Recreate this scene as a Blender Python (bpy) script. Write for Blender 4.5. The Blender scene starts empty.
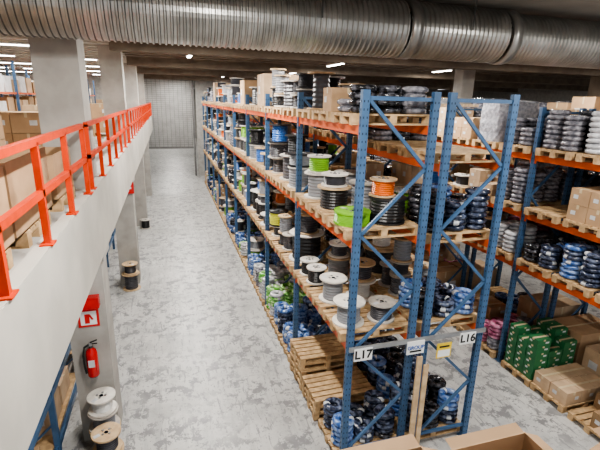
import bpy, math, random
from mathutils import Vector, Matrix
random.seed(23)
R=random.random
# ---------------------------------------------------------------- materials
MATS={}
def mat(name,col,rough=0.6,metal=0.0,col2=None,scale=6.0,bump=0.0,emit=0.0,spec=None,detail=4,p0=0.35,p1=0.65):
    m=bpy.data.materials.new(name); m.use_nodes=True
    nt=m.node_tree; b=nt.nodes["Principled BSDF"]
    b.inputs["Base Color"].default_value=(*col,1)
    b.inputs["Roughness"].default_value=rough
    b.inputs["Metallic"].default_value=metal
    if spec is not None: b.inputs["Specular IOR Level"].default_value=spec
    if col2 is None: col2=tuple(c*0.78 for c in col)
    tc=nt.nodes.new("ShaderNodeTexCoord"); n=nt.nodes.new("ShaderNodeTexNoise")
    n.inputs["Scale"].default_value=scale; n.inputs["Detail"].default_value=detail
    nt.links.new(tc.outputs["Object"],n.inputs["Vector"])
    r=nt.nodes.new("ShaderNodeValToRGB")
    r.color_ramp.elements[0].position=p0; r.color_ramp.elements[1].position=p1
    r.color_ramp.elements[0].color=(*col2,1); r.color_ramp.elements[1].color=(*col,1)
    nt.links.new(n.outputs["Fac"],r.inputs["Fac"]); nt.links.new(r.outputs["Color"],b.inputs["Base Color"])
    if bump>0:
        bp=nt.nodes.new("ShaderNodeBump"); bp.inputs["Strength"].default_value=bump; bp.inputs["Distance"].default_value=0.02
        nt.links.new(n.outputs["Fac"],bp.inputs["Height"]); nt.links.new(bp.outputs["Normal"],b.inputs["Normal"])
    if emit>0:
        b.inputs["Emission Color"].default_value=(*col,1); b.inputs["Emission Strength"].default_value=emit
    MATS[name]=m; return m
mat("blue_steel",(0.050,0.115,0.225),0.45)
mat("orange_steel",(0.66,0.11,0.018),0.5)
mat("rail_red",(0.62,0.05,0.008),0.5,spec=0.25)
mat("hole_dark",(0.01,0.015,0.03),0.8)
mat("pallet_wood",(0.58,0.40,0.22),0.8,col2=(0.36,0.235,0.12),scale=9)
mat("drum_wood",(0.60,0.44,0.27),0.75,col2=(0.45,0.31,0.18),scale=8)
mat("drum_grey",(0.52,0.48,0.43),0.7,col2=(0.36,0.33,0.30),scale=8)
mat("drum_light",(0.74,0.70,0.64),0.7,scale=8)
mat("drum_black",(0.02,0.02,0.022),0.45)
mat("cable_black",(0.012,0.012,0.014),0.4)
mat("cable_dark",(0.06,0.06,0.07),0.4)
mat("cable_grey",(0.25,0.26,0.28),0.45)
mat("cable_blue",(0.04,0.16,0.50),0.4)
mat("cable_green",(0.20,0.46,0.03),0.4)
mat("cable_yellow",(0.55,0.55,0.05),0.4)
mat("cable_orange",(0.75,0.16,0.02),0.4)
mat("cable_white",(0.7,0.7,0.68),0.4)
mat("wrap_grey",(0.33,0.32,0.35),0.18,col2=(0.10,0.10,0.12),scale=12,bump=0.5,detail=3,p0=.38,p1=.66)
mat("wrap_blue",(0.26,0.36,0.58),0.2,col2=(0.03,0.09,0.28),scale=12,bump=0.4,detail=3,p0=.4,p1=.66)
mat("wrap_navy",(0.15,0.18,0.27),0.18,col2=(0.014,0.02,0.042),scale=12,bump=0.5,detail=3,p0=.44,p1=.70)
mat("wrap_black",(0.12,0.12,0.14),0.18,col2=(0.010,0.010,0.012),scale=12,bump=0.5,detail=3,p0=.46,p1=.7)
mat("wrap_green",(0.50,0.68,0.33),0.25,col2=(0.10,0.36,0.05),scale=9,bump=0.3,p0=.42,p1=.62)
mat("wrap_pink",(0.60,0.27,0.38),0.2,col2=(0.30,0.06,0.14),scale=9,bump=0.4)
mat("wrap_white",(0.58,0.59,0.61),0.2,col2=(0.32,0.32,0.34),scale=9,bump=0.4)
mat("film_grey",(0.42,0.42,0.45),0.16,col2=(0.24,0.24,0.27),scale=13,bump=1.0,detail=7,p0=.38,p1=.66)
mat("film_dark",(0.22,0.22,0.25),0.16,col2=(0.09,0.09,0.11),scale=13,bump=1.0,detail=7,p0=.42,p1=.66)
mat("strap_white",(0.62,0.64,0.66),0.4)
mat("carton",(0.45,0.295,0.17),0.85,col2=(0.38,0.245,0.14),scale=4)
mat("carton_light",(0.54,0.385,0.25),0.85,scale=4)
mat("carton_dark",(0.30,0.19,0.10),0.85,scale=4)
mat("carton_tape",(0.62,0.50,0.32),0.4)
mat("green_box",(0.025,0.16,0.06),0.5)
mat("white_paint",(0.82,0.83,0.82),0.5,col2=(0.78,0.78,0.77))
mat("black_ink",(0.01,0.01,0.01),0.6)
mat("sign_blue",(0.03,0.12,0.45),0.5)
mat("sign_yellow",(0.85,0.60,0.04),0.5)
mat("sign_red",(0.65,0.015,0.015),0.45)
mat("ext_red",(0.60,0.012,0.012),0.25)
mat("concrete",(0.43,0.41,0.38),0.85,col2=(0.33,0.315,0.29),scale=2.5,bump=0.15,detail=8)
mat("concrete_light",(0.48,0.455,0.41),0.85,col2=(0.40,0.38,0.345),scale=1.6,bump=0.15,detail=8)
mat("concrete_ceiling",(0.36,0.33,0.29),0.9,col2=(0.25,0.23,0.20),scale=1.2,bump=0.15,detail=8)
mat("ceiling_brown",(0.13,0.10,0.075),0.9,col2=(0.09,0.07,0.05),scale=2)
mat("ceiling_rib",(0.18,0.145,0.11),0.85,col2=(0.13,0.10,0.075),scale=3)
mat("mezz_ceiling",(0.5,0.48,0.44),0.85)
mat("wall_paint",(0.42,0.41,0.39),0.85)
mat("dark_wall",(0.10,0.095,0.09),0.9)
mat("galv",(0.50,0.49,0.465),0.32,metal=0.75,col2=(0.34,0.335,0.315),scale=3)
mat("galv_dark",(0.12,0.12,0.115),0.45,metal=0.5)
mat("tube_light",(1.0,0.97,0.9),0.5,col2=(1,0.97,0.9),emit=14)
mat("steel_grey",(0.35,0.36,0.37),0.4,metal=0.6)
mat("plastic_white",(0.75,0.76,0.78),0.3)
mat("shutter",(0.40,0.40,0.39),0.45,metal=0.3,col2=(0.32,0.32,0.31),scale=2)
mat("shutter_dark",(0.20,0.20,0.20),0.5,metal=0.3)

# floor
m=bpy.data.materials.new("floor_worn_paint"); m.use_nodes=True; MATS["floor"]=m
nt=m.node_tree; b=nt.nodes["Principled BSDF"]; b.inputs["Roughness"].default_value=0.36
tc=nt.nodes.new("ShaderNodeTexCoord")
def noise(s,d,rg=0.6,map_=None,dist=0.0,rot=0.0):
    n=nt.nodes.new("ShaderNodeTexNoise"); n.inputs["Scale"].default_value=s; n.inputs["Detail"].default_value=d; n.inputs["Roughness"].default_value=rg; n.inputs["Distortion"].default_value=dist
    if map_:
        mp=nt.nodes.new("ShaderNodeMapping"); mp.inputs["Scale"].default_value=map_; mp.inputs["Rotation"].default_value=(0,0,rot); nt.links.new(tc.outputs["Object"],mp.inputs[0]); nt.links.new(mp.outputs[0],n.inputs["Vector"])
    else: nt.links.new(tc.outputs["Object"],n.inputs["Vector"])
    return n.outputs["Fac"]
def ramp(src,p0,c0,p1,c1):
    r=nt.nodes.new("ShaderNodeValToRGB"); e=r.color_ramp.elements
    e[0].position=p0;e[0].color=(*c0,1);e[1].position=p1;e[1].color=(*c1,1)
    nt.links.new(src,r.inputs["Fac"]); return r.outputs["Color"]
def mth(op,a,b_):
    n=nt.nodes.new("ShaderNodeMath"); n.operation=op
    for i,v in enumerate((a,b_)):
        if isinstance(v,float): n.inputs[i].default_value=v
        else: nt.links.new(v,n.inputs[i])
    return n.outputs[0]
K0=(0,0,0);K1=(1,1,1)
base=ramp(noise(0.45,5),0.3,(0.43,0.43,0.415),0.7,(0.57,0.565,0.55))
area=ramp(noise(0.6,4),0.38,(0.3,0.3,0.3),0.52,K1)
flake=mth('MULTIPLY',ramp(noise(3.2,9,0.76),0.522,K0,0.536,K1),area)
scr=mth('MULTIPLY',ramp(noise(4.0,6,0.7,(3.0,0.6,1),0.4,0.5),0.575,K0,0.59,K1),0.85)
sp=mth('MULTIPLY',ramp(noise(11,5,0.7),0.60,K0,0.62,K1),0.8)
soft=mth('MULTIPLY',ramp(noise(1.3,8,0.7),0.46,K0,0.64,K1),0.42)
tr=mth('MULTIPLY',ramp(noise(1.0,6,0.7,(5,0.25,1)),0.50,K0,0.64,K1),0.42)
fac=mth('MULTIPLY',mth('MAXIMUM',mth('MAXIMUM',flake,scr),mth('MAXIMUM',mth('MAXIMUM',soft,tr),sp)),0.88)
mix=nt.nodes.new("ShaderNodeMixRGB"); mix.inputs["Color2"].default_value=(0.16,0.16,0.17,1)
nt.links.new(fac,mix.inputs["Fac"]); nt.links.new(base,mix.inputs["Color1"]); nt.links.new(mix.outputs["Color"],b.inputs["Base Color"])

# ---------------------------------------------------------------- mesh builder
class MB:
    def __init__(s): s.v=[];s.f=[];s.m=[];s.names=[];s.smooth=[]
    def mi(s,n):
        if n not in s.names: s.names.append(n)
        return s.names.index(n)
    def add(s,vs,fs,m,smooth=False):
        o=len(s.v); s.v.extend(vs); 
        if isinstance(m,str): ms=[s.mi(m)]*len(fs)
        else: ms=[s.mi(x) for x in m]
        for f_ in fs: s.f.append(tuple(i+o for i in f_))
        s.m.extend(ms); s.smooth.extend([smooth]*len(fs))
    def box(s,c,d,m,rz=0.0):
        x,y,z=d[0]/2,d[1]/2,d[2]/2; ca,sa=math.cos(rz),math.sin(rz)
        vs=[]
        for dz in(-z,z):
            for dx,dy in((-x,-y),(x,-y),(x,y),(-x,y)):
                vs.append((c[0]+dx*ca-dy*sa,c[1]+dx*sa+dy*ca,c[2]+dz))
        s.add(vs,[(0,3,2,1),(4,5,6,7),(0,1,5,4),(1,2,6,5),(2,3,7,6),(3,0,4,7)],m)
    def bar(s,p,q,w,h,m):
        p=Vector(p);q=Vector(q);d=(q-p);L=d.length
        if L<1e-6:return
        d.normalize(); up=Vector((0,0,1)) if abs(d.z)<0.95 else Vector((0,1,0))
        a=d.cross(up).normalized(); b_=a.cross(d).normalized()
        vs=[]
        for e in(p,q):
            for i,j in((-1,-1),(1,-1),(1,1),(-1,1)):
                vs.append(tuple(e+a*(i*w/2)+b_*(j*h/2)))
        s.add(vs,[(0,3,2,1),(4,5,6,7),(0,1,5,4),(1,2,6,5),(2,3,7,6),(3,0,4,7)],m)
    def lathe(s,prof,mats,seg,T=None,closed=True,smooth=True,segmat=None):
        n=len(prof); vs=[];fs=[];ms=[]
        for k in range(seg):
            a=2*math.pi*k/seg
            for r,z in prof:
                p=(r*math.cos(a),r*math.sin(a),z)
                if T is not None: p=tuple(T@Vector(p))
                vs.append(p)
        ne=n if closed else n-1
        for k in range(seg):
            k2=(k+1)%seg
            for i in range(ne):
                j=(i+1)%n
                fs.append((k*n+i,k2*n+i,k2*n+j,k*n+j))
                mm=mats if isinstance(mats,str) else mats[i]
                if segmat and k in segmat[0]: mm=segmat[1]
                ms.append(mm)
        s.add(vs,fs,ms,smooth)
    def put(s,t,loc,rz=0.0,sc=1.0):
        ca,sa=math.cos(rz)*sc,math.sin(rz)*sc
        o=len(s.v)
        s.v.extend([(loc[0]+x*ca-y*sa,loc[1]+x*sa+y*ca,loc[2]+z*sc) for x,y,z in t.v])
        mp=[s.mi(n) for n in t.names]
        s.f.extend([tuple(i+o for i in f_) for f_ in t.f]); s.m.extend([mp[i] for i in t.m]); s.smooth.extend(t.smooth)
    def mesh(s,name):
        me=bpy.data.meshes.new(name); me.from_pydata(s.v,[],s.f)
        for n in s.names: me.materials.append(MATS[n])
        me.polygons.foreach_set("material_index",s.m); me.polygons.foreach_set("use_smooth",s.smooth)
        me.update(); return me
COL=bpy.context.scene.collection
def obj(name,mb,loc=(0,0,0),rz=0,parent=None):
    me=mb.mesh(name) if isinstance(mb,MB) else mb
    o=bpy.data.objects.new(name,me); o.location=loc; o.rotation_euler=(0,0,rz); COL.objects.link(o)
    if parent: o.parent=parent
    return o
def empty(name,loc=(0,0,0)):
    o=bpy.data.objects.new(name,None); o.location=loc; COL.objects.link(o); return o

# ---------------------------------------------------------------- templates
def t_pallet():
    t=MB()
    for i in range(6): t.box((0,-0.345+i*0.138,0.133),(1.18,0.105,0.022),"pallet_wood")
    for x in(-0.54,0,0.54): t.box((x,0,0.111),(0.1,0.79,0.022),"pallet_wood")
    for x in(-0.54,0,0.54):
        for y in(-0.34,0,0.34): t.box((x,y,0.061),(0.1,0.11,0.078),"pallet_wood")
    for y in(-0.34,0,0.34): t.box((0,y,0.011),(1.18,0.1,0.022),"pallet_wood")
    return t
PAL=t_pallet(); PH=0.144
def t_drum(r,h,cable,fl,fill=0.82,seg=22):
    t=MB(); th=0.025; hr=r*0.15; rc=r*fill
    p=[(hr,0),(r,0),(r,th)]; mt=[fl,fl,fl]
    n=7
    for i in range(n+1):
        z=th+(h-2*th)*i/n
        p.append((rc-0.006,z)); mt.append(cable)
        if i<n:
            p.append((rc+0.006,z+(h-2*th)/n*0.5)); mt.append(cable)
    mt[-1]=fl
    p+= [(r,h-th),(r,h),(r*0.42,h),(r*0.40,h-0.006),(hr,h-0.006)]
    mt+=[fl,fl,"steel_grey" if fl=="drum_black" else fl,fl,"hole_dark"]
    t.lathe(p,mt,seg,smooth=False)
    for a in range(4):
        an=a*math.pi/2+0.4
        t.box((math.cos(an)*r*0.3,math.sin(an)*r*0.3,h+0.004),(0.03,0.03,0.012),"steel_grey",an)
    t.box((r*0.66,0,h+0.002),(0.09,0.06,0.004),"strap_white",0)
    return t
def t_coil(R0,rr,hh,m1,strap=None,seg=14):
    t=MB(); p=[]
    for i in range(8):
        a=2*math.pi*(i+0.5)/8
        p.append((R0+rr*math.cos(a),hh/2+hh/2*math.sin(a)))
    t.lathe(p,m1,seg,segmat=((0,),strap) if strap else None); return t
def t_carton(w,d,h,m1="carton"):
    t=MB(); t.box((0,0,h/2),(w,d,h),m1)
    t.box((0,0,h+0.001),(w*1.002,0.05,0.004),"carton_tape")
    t.box((0,-d/2-0.001,h*0.88),(0.05,0.004,h*0.24),"carton_tape")
    t.box((-w/2-0.001,0,h*0.88),(0.004,0.05,h*0.24),"carton_tape")
    t.box((w*0.22,-d/2-0.001,h*0.5),(w*0.25,0.003,h*0.25),"strap_white")
    t.box((-w/2-0.001,d*0.2,h*0.5),(0.003,d*0.25,h*0.25),"strap_white")
    return t
def t_film(w,d,h,m1):
    t=MB(); seg=28; rows=9; vs=[]; fs=[]
    for k in range(rows+3):
        z=h*min(k,rows)/rows; sc=1.0
        if k>rows: sc=0.8 if k==rows+1 else 0.25; z=h+0.015*(k-rows)
        bulge=1+0.015*math.sin(k*2.1)
        for i in range(seg):
            a=2*math.pi*i/seg; c_,s_=math.cos(a),math.sin(a)
            px=math.copysign(abs(c_)**0.35,c_)*w/2; py=math.copysign(abs(s_)**0.35,s_)*d/2
            j=random.uniform(0.96,1.0)*bulge*sc
            vs.append((px*j,py*j,z+(random.uniform(-.015,.015) if k>=rows else 0)))
    for k in range(rows+2):
        for i in range(seg):
            i2=(i+1)%seg; fs.append((k*seg+i,k*seg+i2,(k+1)*seg+i2,(k+1)*seg+i))
    fs.append(tuple((rows+2)*seg+i for i in range(seg)))
    t.add(vs,fs,m1,smooth=False); return t
FL=["drum_grey","drum_light","drum_wood","drum_light","drum_light","drum_black"]
CB=["cable_black","cable_dark","cable_black","cable_grey","cable_dark","cable_green","cable_dark","cable_yellow","cable_white","cable_black","cable_blue","cable_grey","cable_grey","cable_orange","cable_black"]
DR=[]
for k in range(60):
    r_,h_=random.choice([0.19,0.25,0.27,0.275]),random.choice([0.26,0.3,0.36,0.42])
    DR.append((t_drum(r_,h_,random.choice(CB),random.choice(FL),random.uniform(0.62,0.9)),r_,h_))
DS=[d for d in DR if d[1]<0.2]
DBIG=[(t_drum(r,h,c,f_,0.8,26),r,h) for r,h,c,f_ in [(0.38,0.5,"cable_black","drum_light"),(0.38,0.55,"cable_dark","drum_grey"),(0.36,0.6,"cable_grey","drum_wood"),(0.38,0.5,"cable_green","drum_grey"),(0.37,0.52,"cable_black","drum_wood"),(0.38,0.6,"cable_black","drum_light")]]
CM={"black":["wrap_black","wrap_black","wrap_navy","wrap_grey"],"blue":["wrap_blue","wrap_blue","wrap_navy"],"navy":["wrap_navy","wrap_black","wrap_navy","wrap_blue"],"grey":["wrap_grey","wrap_grey","wrap_grey","wrap_black"],"green":["wrap_green","wrap_green","wrap_white"],"pink":["wrap_pink","wrap_pink","wrap_grey"],"white":["wrap_white","wrap_grey","wrap_white"]}
CT={}
for v in CM.values():
    for m_ in v:
        if m_ not in CT: CT[m_]=t_coil(0.122,0.068,0.095,m_,"strap_white" if m_ in("wrap_navy","wrap_blue","wrap_green") else None)

def load(mb,kind,c,hmax,dx=1.1,dy=0.78,full=0.7):
    x,y,z=c
    if kind=="drums":
        k=random.choice([2,2,1])
        if k==1 and hmax>0.62:
            t,r,h=random.choice(DBIG)
            mb.put(t,(x-0.12,y,z),R()*6)
            if hmax>h+0.45:
                t,r2,h2=random.choice(DR); mb.put(t,(x-0.12,y,z+h+0.012),R()*6)
        else:
            for i in(-1,1):
                if R()<0.35:
                    for j in(-1,1):
                        if R()<0.05: continue
                        zz=z
                        for lvl in range(random.choice([1,2,2,3])):
                            t,r,h=random.choice(DS)
                            if zz+h-z>hmax: break
                            mb.put(t,(x+i*0.29,y+j*0.2,zz),R()*6); zz+=h+0.012
                else:
                    zz=z
                    for lvl in range(random.choice([1,2,2,3])):
                        t,r,h=random.choice(DR)
                        if zz+h-z>hmax: break
                        mb.put(t,(x+i*0.29,y+random.uniform(-0.05,0.05),zz),R()*6); zz+=h+0.012
    elif kind in CM:
        H=min(hmax,0.85 if kind in("grey","white") else 0.75); nh=max(1,int(H/0.092)); base=max(1,int(nh*random.uniform(full,1.0)))
        for i in(-1,0,1):
            for j in(-0.5,0.5):
                k=max(1,base-random.choice([0,0,0,1,2]))
                mm=random.choice(CM[kind])
                for q in range(k):
                    if R()<0.15: mm=random.choice(CM[kind])
                    mb.put(CT[mm],(x+i*0.38+random.uniform(-.012,.012),y+j*0.39+random.uniform(-.008,.008),z+q*0.090),R()*6)
    elif kind=="film":
        h=min(hmax,random.uniform(0.6,0.95)); mb.put(t_film(dx,dy*0.98,h,random.choice(["film_grey","film_grey","film_dark"])),(x,y,z))
    elif kind in("cartons","lowcartons"):
        if kind=="lowcartons": hmax=min(hmax,0.75)
        ny=2; nx=random.choice([2,3]); w=dx/nx*0.97; d=dy/ny*0.97; h=random.uniform(0.22,0.38)
        t=t_carton(w,d,h,random.choice(["carton","carton_light","carton","carton_dark"]))
        n=max(1,int(hmax/h*random.uniform(0.6,1)))
        for i in range(nx):
            for j in range(ny):
                for q in range(n-(1 if R()<0.3 else 0)):
                    mb.put(t,(x-dx/2+dx/nx*(i+.5),y-dy/2+dy/ny*(j+.5),z+q*(h+0.005)),random.uniform(-.02,.02))
    elif kind=="bigbox":
        h=min(hmax,random.uniform(0.6,1.0)); mb.put(t_carton(dx,dy*0.98,h,random.choice(["carton","carton_light"])),(x,y,z))
    elif kind=="greenboxes":
        t=t_carton(0.34,0.24,0.15,"green_box")
        for i in range(3):
            for j in range(3):
                for q in range(random.choice([4,5,5,6])):
                    mb.put(t,(x-0.36+0.36*i,y-0.26+0.26*j,z+q*0.155),random.uniform(-.06,.06))

# ---------------------------------------------------------------- racks
BAY=2.8
def rack(name,x0,x1,y0,nb,top,levels,goods,weights,over={}):
    e=empty(name)
    up=MB(); xs=(x0+0.05,x1-0.05)
    for k in range(nb+1):
        y=y0+k*BAY
        for x in xs:
            up.box((x,y,top/2),(0.10,0.075,top),"blue_steel")
            up.box((x,y,0.006),(0.17,0.15,0.012),"blue_steel")
            if k<3:
                for q in range(int(top/0.1)-1):
                    for hx in(-0.025,0.025):
                        up.box((x+hx,y-0.0385,0.12+q*0.1),(0.012,0.003,0.028),"hole_dark")
                    up.box((x-0.0515,y,0.12+q*0.1),(0.003,0.014,0.028),"hole_dark")
        z=0.25; fl=0
        while z+0.6<=top+0.05:
            a,b_=(xs[0]+.05,xs[1]-.05) if fl%2==0 else (xs[1]-.05,xs[0]+.05)
            up.bar((a,y,z),(b_,y,min(z+0.9,top-0.1)),0.035,0.045,"blue_steel"); z+=0.9; fl+=1
        for z in(0.25,top-0.1): up.bar((xs[0]+.05,y,z),(xs[1]-.05,y,z),0.04,0.05,"blue_steel")
    obj("uprights",up,parent=e)
    bm=MB()
    for k in range(nb):
        for lz in levels:
            for x in xs:
                ya=y0+k*BAY+0.04; yb=y0+(k+1)*BAY-0.04
                bm.box((x,(ya+yb)/2,lz-0.06),(0.05,yb-ya,0.12),"orange_steel")
                for yy in(ya+0.01,yb-0.01): bm.box((x-0.03 if x==xs[0] else x+0.03,yy,lz-0.07),(0.012,0.06,0.2),"orange_steel")
    obj("beams",bm,parent=e)
    pal=MB(); xm=(x0+x1)/2
    stock=MB()
    lv=[0.0]+list(levels)
    for k in range(nb):
        for li,lz in enumerate(lv):
            gap=(lv[li+1]-0.14-lz-PH-0.06) if li+1<len(lv) else 0.95
            for s_ in range(3):
                y=y0+k*BAY+0.5+s_*0.9
                kind=over.get((k,li,s_))
                if kind is None:
                    if R()<0.04: continue
                    kind=random.choices(goods,weights[li])[0]
                if kind=="none": continue
                if kind.startswith("pallets"):
                    n=int(kind[7:]); 
                    for q in range(n): pal.put(PAL,(xm-0.06,y,lz+q*PH+0.001),random.uniform(-.04,.04))
                    continue
                pal.put(PAL,(xm-0.03,y,lz+0.001))
                g=gap
                if lz>5 and 5.2<y<7.0: g=min(g,0.50)
                if li==0: g=min(g,1.3)
                if kind.startswith("@"): continue
                load(stock,kind,(xm-0.03,y,lz+PH+0.003),g,full=0.95 if (k==0 and li==len(lv)-1) else 0.7)
    return e,pal,stock
D4=["drums","navy","blue","cartons","green","grey","none","pallets3","pink","bigbox","black","white","film"]
def W(**k): return [k.get(n,0) for n in D4]
wA=[W(blue=4,navy=2,pallets3=1,green=1.5,cartons=1,drums=4,white=1),W(drums=12,grey=.6,black=.3),W(drums=14,green=.4,grey=.3),W(drums=8,grey=2,none=.4,film=.6,black=.4,bigbox=1.2)]
ovA={(0,0,0):"navy",(0,0,1):"pallets3",(0,0,2):"pallets5",(1,0,0):"blue",(1,0,1):"blue",(1,0,2):"green",(2,0,0):"green",(2,0,1):"white",
 (0,1,0):"@",(0,1,1):"@",(0,1,2):"@",(0,2,0):"@",(0,2,1):"@",(0,2,2):"@",(0,3,0):"grey",(0,3,1):"cartons",(0,3,2):"@",(1,3,0):"drums",(1,3,1):"drums",(1,3,2):"drums"}
LA=[2.15,3.75,5.32]
rA,pA,sA=rack("pallet_rack",2.35,3.47,5.14,9,5.76,LA,D4,wA,over=ovA)
obj("wooden_pallets",pA); obj("cable_drum_stock",sA)
wB=[W(navy=2,black=3,cartons=2,drums=3),W(navy=3,black=1,grey=2,drums=8,white=1),W(navy=2,black=1,cartons=2,grey=3,drums=6,pink=.5,film=1),W(grey=4,film=3,cartons=2,bigbox=1,drums=3,none=.4,pink=.6)]
ovB={(0,0,0):"navy",(0,0,1):"navy",(0,1,0):"navy",(0,1,1):"drums",(0,2,0):"navy",(0,2,1):"drums",(0,2,2):"cartons",(0,3,0):"pallets1",(0,3,1):"pallets1",(0,3,2):"grey",(1,3,0):"pink",(1,3,1):"pink",(1,3,2):"grey"}
rB,pB,sB=rack("pallet_rack",3.62,4.74,5.14,9,5.76,[2.15,3.6,4.8],D4,wB,over=ovB)
obj("wooden_pallets",pB); obj("cable_coil_stock",sB)
wC=[W(cartons=3,navy=1,pallets3=1,bigbox=2,pink=.7),W(navy=2,grey=2,blue=1,cartons=2,pink=.7,drums=3,white=1),W(cartons=2,bigbox=2,grey=3,drums=3,film=2),W(grey=5,film=4,bigbox=1,cartons=2,white=2)]
ovC={(0,0,1):"lowcartons",(0,0,2):"none",(0,0,0):"lowcartons",(0,1,1):"navy",(0,1,2):"navy",(0,1,0):"pink",(0,2,0):"bigbox",(0,2,1):"cartons",(0,2,2):"pallets1",(0,3,0):"film",(0,3,1):"white",(0,3,2):"grey",(1,0,0):"pink",(1,0,1):"cartons",(1,3,0):"grey",(1,3,1):"film",(1,1,0):"white"}
rC,pC,sC=rack("pallet_rack",6.95,8.05,4.1,10,5.6,[2.4,3.5,4.69],D4,wC,over=ovC)
pC.put(PAL,(7.45,6.32,0.001))
obj("wooden_pallets",pC); obj("warehouse_stock",sC)
rD,pD,sD=rack("pallet_rack",8.2,9.3,4.1,10,5.6,[2.4,3.5,4.69],D4,wC)
obj("wooden_pallets",pD); obj("warehouse_stock",sD)
rE,pE,sE=rack("pallet_rack",11.8,12.9,6.0,9,5.6,[2.0,3.6,4.9],D4,wC)
obj("wooden_pallets",pE); obj("warehouse_stock",sE)
rF,pF,sF=rack("pallet_rack",16.0,17.1,6.0,9,5.6,[2.0,3.6,4.9],D4,wC)
obj("wooden_pallets",pF); obj("warehouse_stock",sF)

def drum(r,h,c,f_,loc,fill=0.82): 
    return obj("cable_drum",t_drum(r,h,c,f_,fill,32),loc,R()*6)
z2=3.75+PH+0.004; z1=2.15+PH+0.004; z3=5.32+PH+0.004
drum(0.28,0.38,"cable_black","drum_black",(3.08,5.60,z2),0.92)
drum(0.20,0.26,"cable_orange","drum_wood",(3.0,5.62,z2+0.39),0.8)
drum(0.27,0.19,"cable_green","cable_green",(2.53,5.62,z2),0.95)
drum(0.26,0.44,"cable_grey","drum_grey",(3.12,6.5,z2),0.8)
drum(0.28,0.38,"cable_black","drum_wood",(2.58,6.5,z2),0.8)
drum(0.22,0.2,"cable_dark","drum_light",(2.58,6.5,z2+0.39),0.8)
drum(0.26,0.46,"cable_grey","drum_light",(2.62,7.42,z2),0.7)
drum(0.26,0.46,"cable_grey","drum_grey",(3.2,7.42,z2),0.7)
drum(0.22,0.3,"cable_green","drum_light",(2.62,7.40,z2+0.47),0.8)
drum(0.25,0.36,"cable_grey","drum_light",(2.55,5.58,z1),0.7)
drum(0.22,0.30,"cable_dark","drum_grey",(3.1,5.55,z1),0.75)
drum(0.24,0.4,"cable_grey","drum_light",(2.60,6.4,z1),0.7)
drum(0.26,0.34,"cable_white","drum_light",(3.12,6.38,z1),0.6)
drum(0.23,0.3,"cable_dark","drum_wood",(3.12,6.38,z1+0.35),0.7)
drum(0.19,0.3,"cable_black","drum_light",(2.56,7.17,z1),0.8)
drum(0.19,0.3,"cable_black","drum_light",(2.56,7.6,z1),0.8)
drum(0.25,0.4,"cable_grey","drum_wood",(3.1,7.4,z1),0.8)
drum(0.21,0.26,"cable_dark","drum_light",(3.1,7.4,z1+0.41),0.7)
drum(0.24,0.62,"cable_dark","drum_wood",(2.62,7.44,z3),0.6)
drum(0.24,0.45,"cable_grey","drum_wood",(3.2,7.44,z3),0.7)
g=MB(); load(g,"greenboxes",(7.45,6.32,PH+0.003),0.9); obj("green_product_boxes",g)
# ---------------------------------------------------------------- signs on rack ends
def text(s,size,loc,rot,m_,name,parent):
    cu=bpy.data.curves.new(name,'FONT'); cu.body=s; cu.size=size; cu.align_x='CENTER'; cu.align_y='CENTER'; cu.offset=size*0.025; cu.extrude=0.002
    o=bpy.data.objects.new(name,cu); COL.objects.link(o); o.location=loc; o.rotation_euler=rot; o.data.materials.append(MATS[m_])
    o.parent=parent; return o
def sign(name,txt,c,w,h,tcol="black_ink",bg="white_paint",size=0.16):
    e=empty(name); b_=MB(); b_.box(c,(w,0.012,h),bg); obj("panel",b_,parent=e)
    text(txt,size,(c[0],c[1]-0.009,c[2]),(math.pi/2,0,0),tcol,"lettering",e); return e
yb=5.14-0.075
b_=MB(); b_.box((3.55,yb,2.12),(2.38,0.03,0.07),"steel_grey"); obj("sign_rail",b_)
sign("aisle_sign","L17",(2.58,yb-0.023,2.03),0.29,0.2,size=0.19)
sign("aisle_sign","L16",(4.40,yb-0.023,2.03),0.29,0.2,size=0.19)
e=sign("company_sign","GROUP",(3.46,yb-0.023,2.01),0.30,0.22,"sign_blue",size=0.085)
bb=MB(); bb.box((3.46,yb-0.031,1.95),(0.2,0.003,0.03),"black_ink"); obj("subtitle_bar",bb,parent=e)
e=empty("load_notice"); bb=MB(); bb.box((3.98,yb-0.023,1.88),(0.26,0.012,0.26),"sign_yellow"); bb.box((3.98,yb-0.03,1.83),(0.22,0.003,0.12),"white_paint"); bb.box((3.98,yb-0.03,1.95),(0.18,0.003,0.03),"black_ink"); obj("panel",bb,parent=e)
bb=MB(); bb.bar((3.5,4.95,0.05),(3.54,5.02,1.85),0.09,0.03,"drum_wood"); bb.bar((3.62,4.95,0.05),(3.66,5.0,1.7),0.08,0.03,"drum_wood"); obj("leaning_wood_planks",bb)

# ---------------------------------------------------------------- room shell
def one(name,c,d,m_,parent=None):
    b_=MB(); b_.box(c,d,m_); return obj(name,b_,parent=parent)
CZ=7.05
one("floor",(4,30,-0.05),(44,76,0.1),"floor")
c=MB(); c.box((12.4,20.6,CZ+0.1),(27.2,25.2,0.2),"ceiling_brown")
for i in range(31): c.box((12.4,8.4+i*0.8,CZ-0.06),(27.2,0.22,0.12),"ceiling_rib")
for y in(12.0,17.1,22.4,28.4): c.box((12.4,y,CZ-0.19),(27.2,0.35,0.38),"ceiling_rib")
c.box((-9.6,20.6,CZ+0.1),(16.8,25.2,0.2),"mezz_ceiling")
for i in range(31): c.box((-9.6,8.4+i*0.8,CZ-0.06),(16.8,0.22,0.12),"mezz_ceiling")
c.box((4,3.0,CZ+0.1),(44,10,0.2),"concrete_ceiling")
c.box((4,50,CZ+0.1),(44,34,0.2),"concrete")
obj("ceiling",c)
b_=MB()
for y in(7.95,4.2): b_.box((12.4,y,CZ-0.12),(27.2,0.4,0.24),"concrete_ceiling")
obj("trim_ceiling_beam",b_)
YW=33.2
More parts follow.
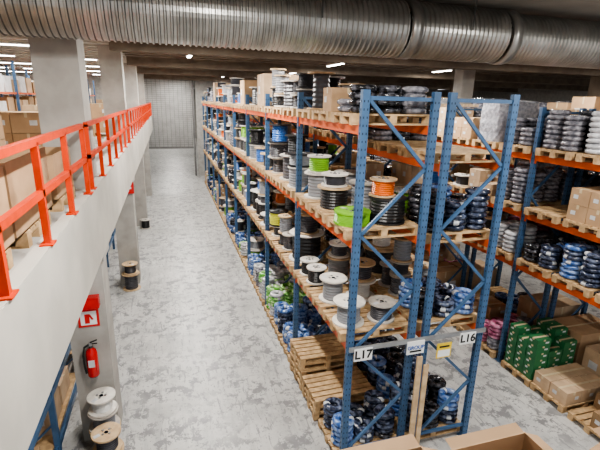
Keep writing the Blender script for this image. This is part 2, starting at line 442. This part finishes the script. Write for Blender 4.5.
one("wall_far_left",(-9.9,YW,3.5),(16.3,0.2,7),"wall_paint"); one("wall_far_right",(12.1,YW,3.5),(20,0.2,7),"wall_paint")
b_=MB(); 
zz=2.2
b_.box((0.13,YW,4.5),(3.4,0.04,4.8),"shutter")
while zz<6.85:
    b_.box((0.13,YW-0.03,zz+0.07),(3.4,0.03,0.10),"shutter"); b_.box((0.13,YW-0.022,zz+0.13),(3.4,0.012,0.02),"shutter_dark"); zz+=0.14
for i in range(12): b_.box((-1.45+i*0.29,YW-0.05,4.5),(0.025,0.012,4.7),"shutter_dark")
b_.box((0.13,YW-0.03,2.12),(3.4,0.12,0.14),"shutter_dark")
for x in(-1.66,1.92): b_.box((x,YW-0.03,3.47),(0.12,0.2,6.9),"shutter_dark")
obj("roller_shutter_door",b_)
one("wall_beyond",(4,66,3.5),(44,0.2,7),"wall_paint")
one("wall_left",(-18,20,3.5),(0.2,94,7),"wall_paint")
one("wall_right",(26,20,3.5),(0.2,94,7),"wall_paint")
# mezzanine
MZ=4.38; XF=-0.95
one("mezzanine_floor",(-9.4,14.5,MZ-0.2),(16.7,37,0.3),"concrete")
b_=MB(); b_.box((XF-0.06,14.5,3.95),(0.12,37,0.97),"concrete_light"); obj("trim_mezzanine_fascia",b_)
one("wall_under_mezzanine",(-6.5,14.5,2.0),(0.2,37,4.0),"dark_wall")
for y in(7.0,13.6,20.2,26.8):
    b_=MB(); b_.box((-1.36,y,CZ/2),(0.56,0.56,CZ),"concrete"); b_.box((-1.36,y,MZ-1.05),(0.66,0.66,0.25),"concrete"); obj("concrete_column",b_)
for x,y in((10.4,14),(10.4,24),(5.9,22),(14.5,12),(14.5,20)):
    one("concrete_column",(x,y,CZ/2),(0.5,0.5,CZ),"ceiling_rib" if x>12 else "concrete")
one("viewing_platform_floor",(2.0,-0.9,MZ-0.13),(5.6,3.4,0.26),"concrete")
def railing(ya,yb_,n):
    b_=MB(); x=XF-0.03; z0=4.435
    for i in range(n+1):
        y=ya+(yb_-ya)*i/n
        b_.box((x,y,z0+0.41),(0.05,0.05,0.82),"rail_red"); b_.box((x,y,z0+0.005),(0.1,0.14,0.012),"rail_red")
    for z in(z0+0.42,z0+0.82): b_.box((x,(ya+yb_)/2,z),(0.05,yb_-ya+0.05,0.055),"rail_red")
    return obj("safety_railing",b_)
railing(0.75,5.78,5); railing(6.1,12.3,6); railing(12.6,19.0,6); railing(19.3,26,6); railing(26.3,32.8,6)
def opencrate(mb,c,w,d,h,m_,flaps=0.12,t=0.012):
    x,y,z=c
    mb.box((x,y,z+t/2),(w,d,t),m_)
    for s_ in(-1,1):
        mb.box((x+s_*(w/2-t/2),y,z+h/2),(t,d,h),m_); mb.box((x,y+s_*(d/2-t/2),z+h/2),(w-2*t,t,h),m_)
        if flaps>0:
            mb.add([(x+s_*w/2,y-d*.48,z+h),(x+s_*w/2,y+d*.48,z+h),(x+s_*(w/2+flaps*.8),y+d*.48,z+h-flaps*.35),(x+s_*(w/2+flaps*.8),y-d*.48,z+h-flaps*.35)],[(0,1,2,3)],m_)
            mb.add([(x-w*.48,y+s_*d/2,z+h),(x+w*.48,y+s_*d/2,z+h),(x+w*.48,y+s_*(d/2+flaps*.6),z+h+flaps*.1),(x-w*.48,y+s_*(d/2+flaps*.6),z+h+flaps*.1)],[(0,1,2,3)],m_)
y=1.6
mz=MZ-0.05
for i,(w,h) in enumerate([(1.0,0.55),(1.1,0.6),(1.2,0.62),(0.9,0.5)]):
    b_=MB(); b_.put(PAL,(-1.78,y+0.5,mz+0.001)); opencrate(b_,(-1.78,y+0.5,mz+PH),1.15,w,h,"carton",0)
    b_.put(t_carton(0.5,0.7,h*0.8,"carton_dark"),(-2.03,y+0.5,mz+PH+0.013)); b_.put(t_carton(0.5,0.7,h*0.7,"carton"),(-1.5,y+0.5,mz+PH+0.013))
    obj("cardboard_crate",b_); y+=w+0.1
for (x,y,h) in [(-3.4,3.0,0.9),(-3.5,4.4,0.8),(-3.3,5.9,0.85),(-4.9,5.0,0.9),(-3.2,8.2,0.8),(-2.9,10.2,0.8),(-4.6,8.6,0.9),(-2.6,12.0,0.9),(-2.3,16,0.9),(-6.6,8,0.9),(-2.4,22,1.0),(-4.6,10.6,1.0),(-6.0,11.2,0.8)]:
    b_=MB(); b_.put(PAL,(x,y,mz+0.001))
    mm=random.choice(["carton","carton_light","carton"])
    for i in(-1,1):
        for j in(-1,1):
            for q in range(2):
                if q==1 and R()<0.2: continue
                b_.put(t_carton(0.54,0.385,h/2-0.01,mm),(x+i*0.275,y+j*0.195,mz+PH+q*h/2),random.uniform(-.02,.02))
    obj("boxed_pallet_load",b_)
for x,ya,n in((-4.6,13.0,8),(-7.0,13.0,8),(-9.6,12.5,8),(-13,12.5,8)):
    e=empty("storage_shelving")
    b_=MB(); L=n*2.2
    for k in range(n+1):
        y=ya+k*2.2
        for xx in(x-0.4,x+0.4): b_.box((xx,y,mz+1.1),(0.07,0.07,2.2),"blue_steel")
    for z in(0.1,0.7,1.3): b_.box((x,ya+L/2,mz+z),(0.8,L,0.05),"orange_steel" if z>0.5 else "steel_grey")
    obj("frame",b_,parent=e)
    b_=MB()
    for k in range(int(L/0.7)-1):
        for z in(0.13,0.73,1.33):
            b_.put(t_carton(0.6,0.55,random.uniform(.3,.5),random.choice(["carton","carton_light","plastic_white","carton_dark"])),(x,ya+0.5+k*0.7,mz+z))
    obj("cartons",b_,parent=e)
def small_rack(x,y0,n):
    e=empty("storage_rack"); b_=MB()
    for k in range(n+1):
        y=y0+k*1.9
        for xx in(x-0.4,x+0.4): b_.box((xx,y,1.5),(0.08,0.07,3.0),"blue_steel")
        for q in range(4): b_.bar((x-0.36,y,0.2+q*0.7),(x+0.36,y,0.9+q*0.7),0.03,0.03,"blue_steel")
    for z in(0.5,1.4,2.3):
        for xx in(x-0.4,x+0.4): b_.box((xx,y0+n*0.95,z),(0.05,n*1.9-.08,0.1),"blue_steel")
        b_.box((x,y0+n*0.95,z+0.06),(0.72,n*1.9-.1,0.02),"pallet_wood")
    obj("frame",b_,parent=e); s_=MB()
    for k in range(n):
        for z in(0.575,1.475,2.375):
            for j in(0.5,1.2):
                if z>1 and R()<0.3: continue
                s_.put(t_carton(0.6,0.6,random.uniform(0.3,0.5),random.choice(["carton","carton_light","carton_dark"])),(x,y0+k*1.9+j,z))
    obj("cartons",s_,parent=e)
small_rack(-2.25,4.2,2); small_rack(-2.4,8.6,2); small_rack(-2.6,15.0,2)

def stackd(name,x,y,items):
    e=empty(name); z=0.0
    for r,h,c_,f_ in items:
        obj("drum",t_drum(r,h,c_,f_,0.7,28),(x,y,z),R()*6,parent=e); z+=h+0.012
stackd("stacked_cable_drums",-1.24,6.42,[(0.24,0.48,"cable_grey","drum_wood"),(0.23,0.30,"cable_grey","drum_grey"),(0.21,0.26,"cable_white","drum_light")])
stackd("stacked_cable_drums",-1.14,5.93,[(0.23,0.45,"cable_dark","drum_wood"),(0.21,0.30,"cable_dark","drum_wood")])
stackd("stacked_cable_drums",-1.3,13.0,[(0.26,0.5,"cable_dark","drum_wood"),(0.22,0.3,"cable_dark","drum_wood")])
stackd("stacked_cable_drums",-1.15,19.6,[(0.24,0.4,"cable_black","drum_grey")])
cy=6.72
e=empty("fire_extinguisher"); b_=MB(); T=Matrix.Translation((-1.34,cy-0.12,1.32))
pr=[(0.0,0),(0.075,0.0),(0.085,0.02),(0.085,0.40),(0.07,0.46),(0.03,0.50),(0.028,0.53),(0.0,0.53)]
b_.lathe(pr,["black_ink","black_ink","ext_red","ext_red","ext_red","black_ink","black_ink"],24,T,closed=False)
b_.box((-1.34,cy-0.12,1.88),(0.04,0.05,0.05),"steel_grey"); b_.bar((-1.34,cy-0.12,1.91),(-1.24,cy-0.13,1.95),0.02,0.015,"black_ink"); b_.bar((-1.34,cy-0.12,1.885),(-1.24,cy-0.13,1.89),0.02,0.012,"black_ink")
pts=[(-1.36,1.88),(-1.43,1.84),(-1.46,1.7),(-1.455,1.5),(-1.44,1.38)]
for p,q in zip(pts,pts[1:]): b_.bar((p[0],cy-0.13,p[1]),(q[0],cy-0.13,q[1]),0.025,0.025,"black_ink")
b_.box((-1.34,cy-0.207,1.58),(0.09,0.006,0.12),"strap_white"); b_.box((-1.34,cy-0.015,1.6),(0.05,0.03,0.3),"steel_grey")
obj("body",b_,parent=e)
e=empty("fire_extinguisher_sign"); b_=MB(); b_.box((-1.34,cy-0.012,2.28),(0.30,0.012,0.30),"sign_red"); b_.box((-1.34,cy-0.02,2.28),(0.23,0.004,0.23),"white_paint"); b_.box((-1.36,cy-0.024,2.27),(0.07,0.004,0.16),"sign_red"); b_.bar((-1.33,cy-0.024,2.34),(-1.28,cy-0.024,2.25),0.004,0.03,"sign_red"); obj("panel",b_,parent=e)
b_=MB(); b_.box((-1.32,cy-0.08,2.58),(0.34,0.13,0.18),"ext_red"); b_.box((-1.32,cy-0.15,2.58),(0.28,0.006,0.12),"ext_red"); obj("fire_alarm_box",b_)
b_=MB(); b_.box((-1.2,13.27,3.05),(0.34,0.02,0.34),"sign_red"); b_.box((-1.2,13.255,3.05),(0.2,0.006,0.06),"white_paint"); b_.box((-1.2,13.25,3.05),(0.06,0.006,0.2),"white_paint"); obj("fire_point_sign",b_)

# ---------------------------------------------------------------- duct
e=empty("ventilation_duct")
def duct(xa,xb,y,z,r,name,pitch=0.075):
    b_=MB(); n=int((xb-xa)/pitch); T=Matrix.Translation((xa,y,z))@Matrix.Rotation(math.pi/2,4,'Y')
    p=[];mm=[]
    for i in range(n):
        s0=i*pitch
        p+=[(r,s0),(r,s0+pitch*0.45),(r+0.018,s0+pitch*0.62),(r+0.018,s0+pitch*0.84)]
        mm+=["galv","galv","galv","galv_dark"]
    b_.lathe(p,mm[:-1],44,T,closed=False,smooth=False); return obj(name,b_,parent=e)
DY,DZ=6.13,6.64
duct(-9,3.35,DY,DZ,0.375,"pipe_a"); duct(3.5,5.05,DY,DZ,0.37,"pipe_b"); duct(5.2,16,DY,DZ-0.01,0.35,"pipe_c")
b_=MB()
for x in(3.42,5.12):
    T=Matrix.Translation((x-0.07,DY,DZ))@Matrix.Rotation(math.pi/2,4,'Y')
    b_.lathe([(0.34,0),(0.40,0),(0.40,0.15),(0.34,0.15)],"galv",40,T)
obj("couplings",b_,parent=e)
b_=MB()
for x in(-5,-0.5,2.0,4.3,7.5):
    for s_ in(-1,1): b_.box((x,DY+s_*0.402,DZ+0.2),(0.02,0.006,0.40),"galv_dark")
obj("hangers",b_,parent=e)

# foreground open boxes on the platform
b_=MB(); opencrate(b_,(0.46,0.64,MZ),0.22,0.24,0.39,"carton",0.06,0.004); obj("open_cardboard_box",b_)
b_=MB(); opencrate(b_,(0.74,0.60,MZ),0.23,0.24,0.40,"carton",0.05,0.004); obj("open_cardboard_box",b_)
b_=MB(); opencrate(b_,(1.13,0.50,MZ),0.26,0.26,0.42,"carton",0.05,0.004); obj("open_cardboard_box",b_)

# ---------------------------------------------------------------- lights
def strip(x,y,z,L,along,power):
    e=empty("ceiling_light"); b_=MB()
    d=(L,0.16,0.05) if along=='x' else (0.16,L,0.05)
    d2=(L*0.96,0.11,0.02) if along=='x' else (0.11,L*0.96,0.02)
    b_.box((x,y,z+0.045),d,"plastic_white"); b_.box((x,y,z+0.012),d2,"tube_light"); obj("fixture",b_,parent=e)
    l=bpy.data.lights.new("lamp","AREA"); l.shape='RECTANGLE'; l.size=d2[0]; l.size_y=d2[1]; l.energy=power; l.color=(1,0.965,0.905)
    o=bpy.data.objects.new("lamp",l); o.location=(x,y,z-0.01); COL.objects.link(o); o.parent=e
LZ=CZ-0.20
for y in(3.2,9.6,14.4,19.2,24.2,30): strip(0.8,y,LZ,1.5,'y',250)
for y in(3.2,9.6,15.2,20.4,26.2): strip(5.85,y,LZ,1.5,'y',180)
for y in(9.6,15.6,24.4): strip(10.5,y,LZ,1.2,'y',130)
for y in(9.6,18.4,26.5): strip(3.3,y,LZ,0.9,'y',60)
for x in(14.5,19):
    for y in(10,18,26): strip(x,y,LZ,1.5,'x',80)
for x in(-3.2,-5.8,-8.3,-11,-14):
    for y in(4,10,14,18,22,26,30): strip(x,y,LZ,1.9,'x',45)
for y in(5,12): strip(-4,y,3.85,1.2,'y',25)
for y in(40,50,60): strip(0.5,y,LZ,2,'x',300)
w=bpy.data.worlds.new("World"); bpy.context.scene.world=w; w.use_nodes=True
w.node_tree.nodes["Background"].inputs[0].default_value=(0.97,0.98,1,1); w.node_tree.nodes["Background"].inputs[1].default_value=0.8
# ---------------------------------------------------------------- camera
cd=bpy.data.cameras.new("Camera"); cd.sensor_width=36; cd.lens=430/600*36; cd.clip_start=0.02; cd.clip_end=300
co=bpy.data.objects.new("Camera",cd); COL.objects.link(co)
M=Matrix.Rotation(math.radians(-17.14),4,'Z')@Matrix.Rotation(math.radians(90-16.05),4,'X')@Matrix.Rotation(math.radians(1.4),4,'Z')
co.matrix_world=Matrix.Translation((0,0,5.6))@M
bpy.context.scene.camera=co
try: bpy.context.scene.view_settings.look='AgX - Medium High Contrast'
except Exception: pass
bpy.context.scene.view_settings.exposure=0.48
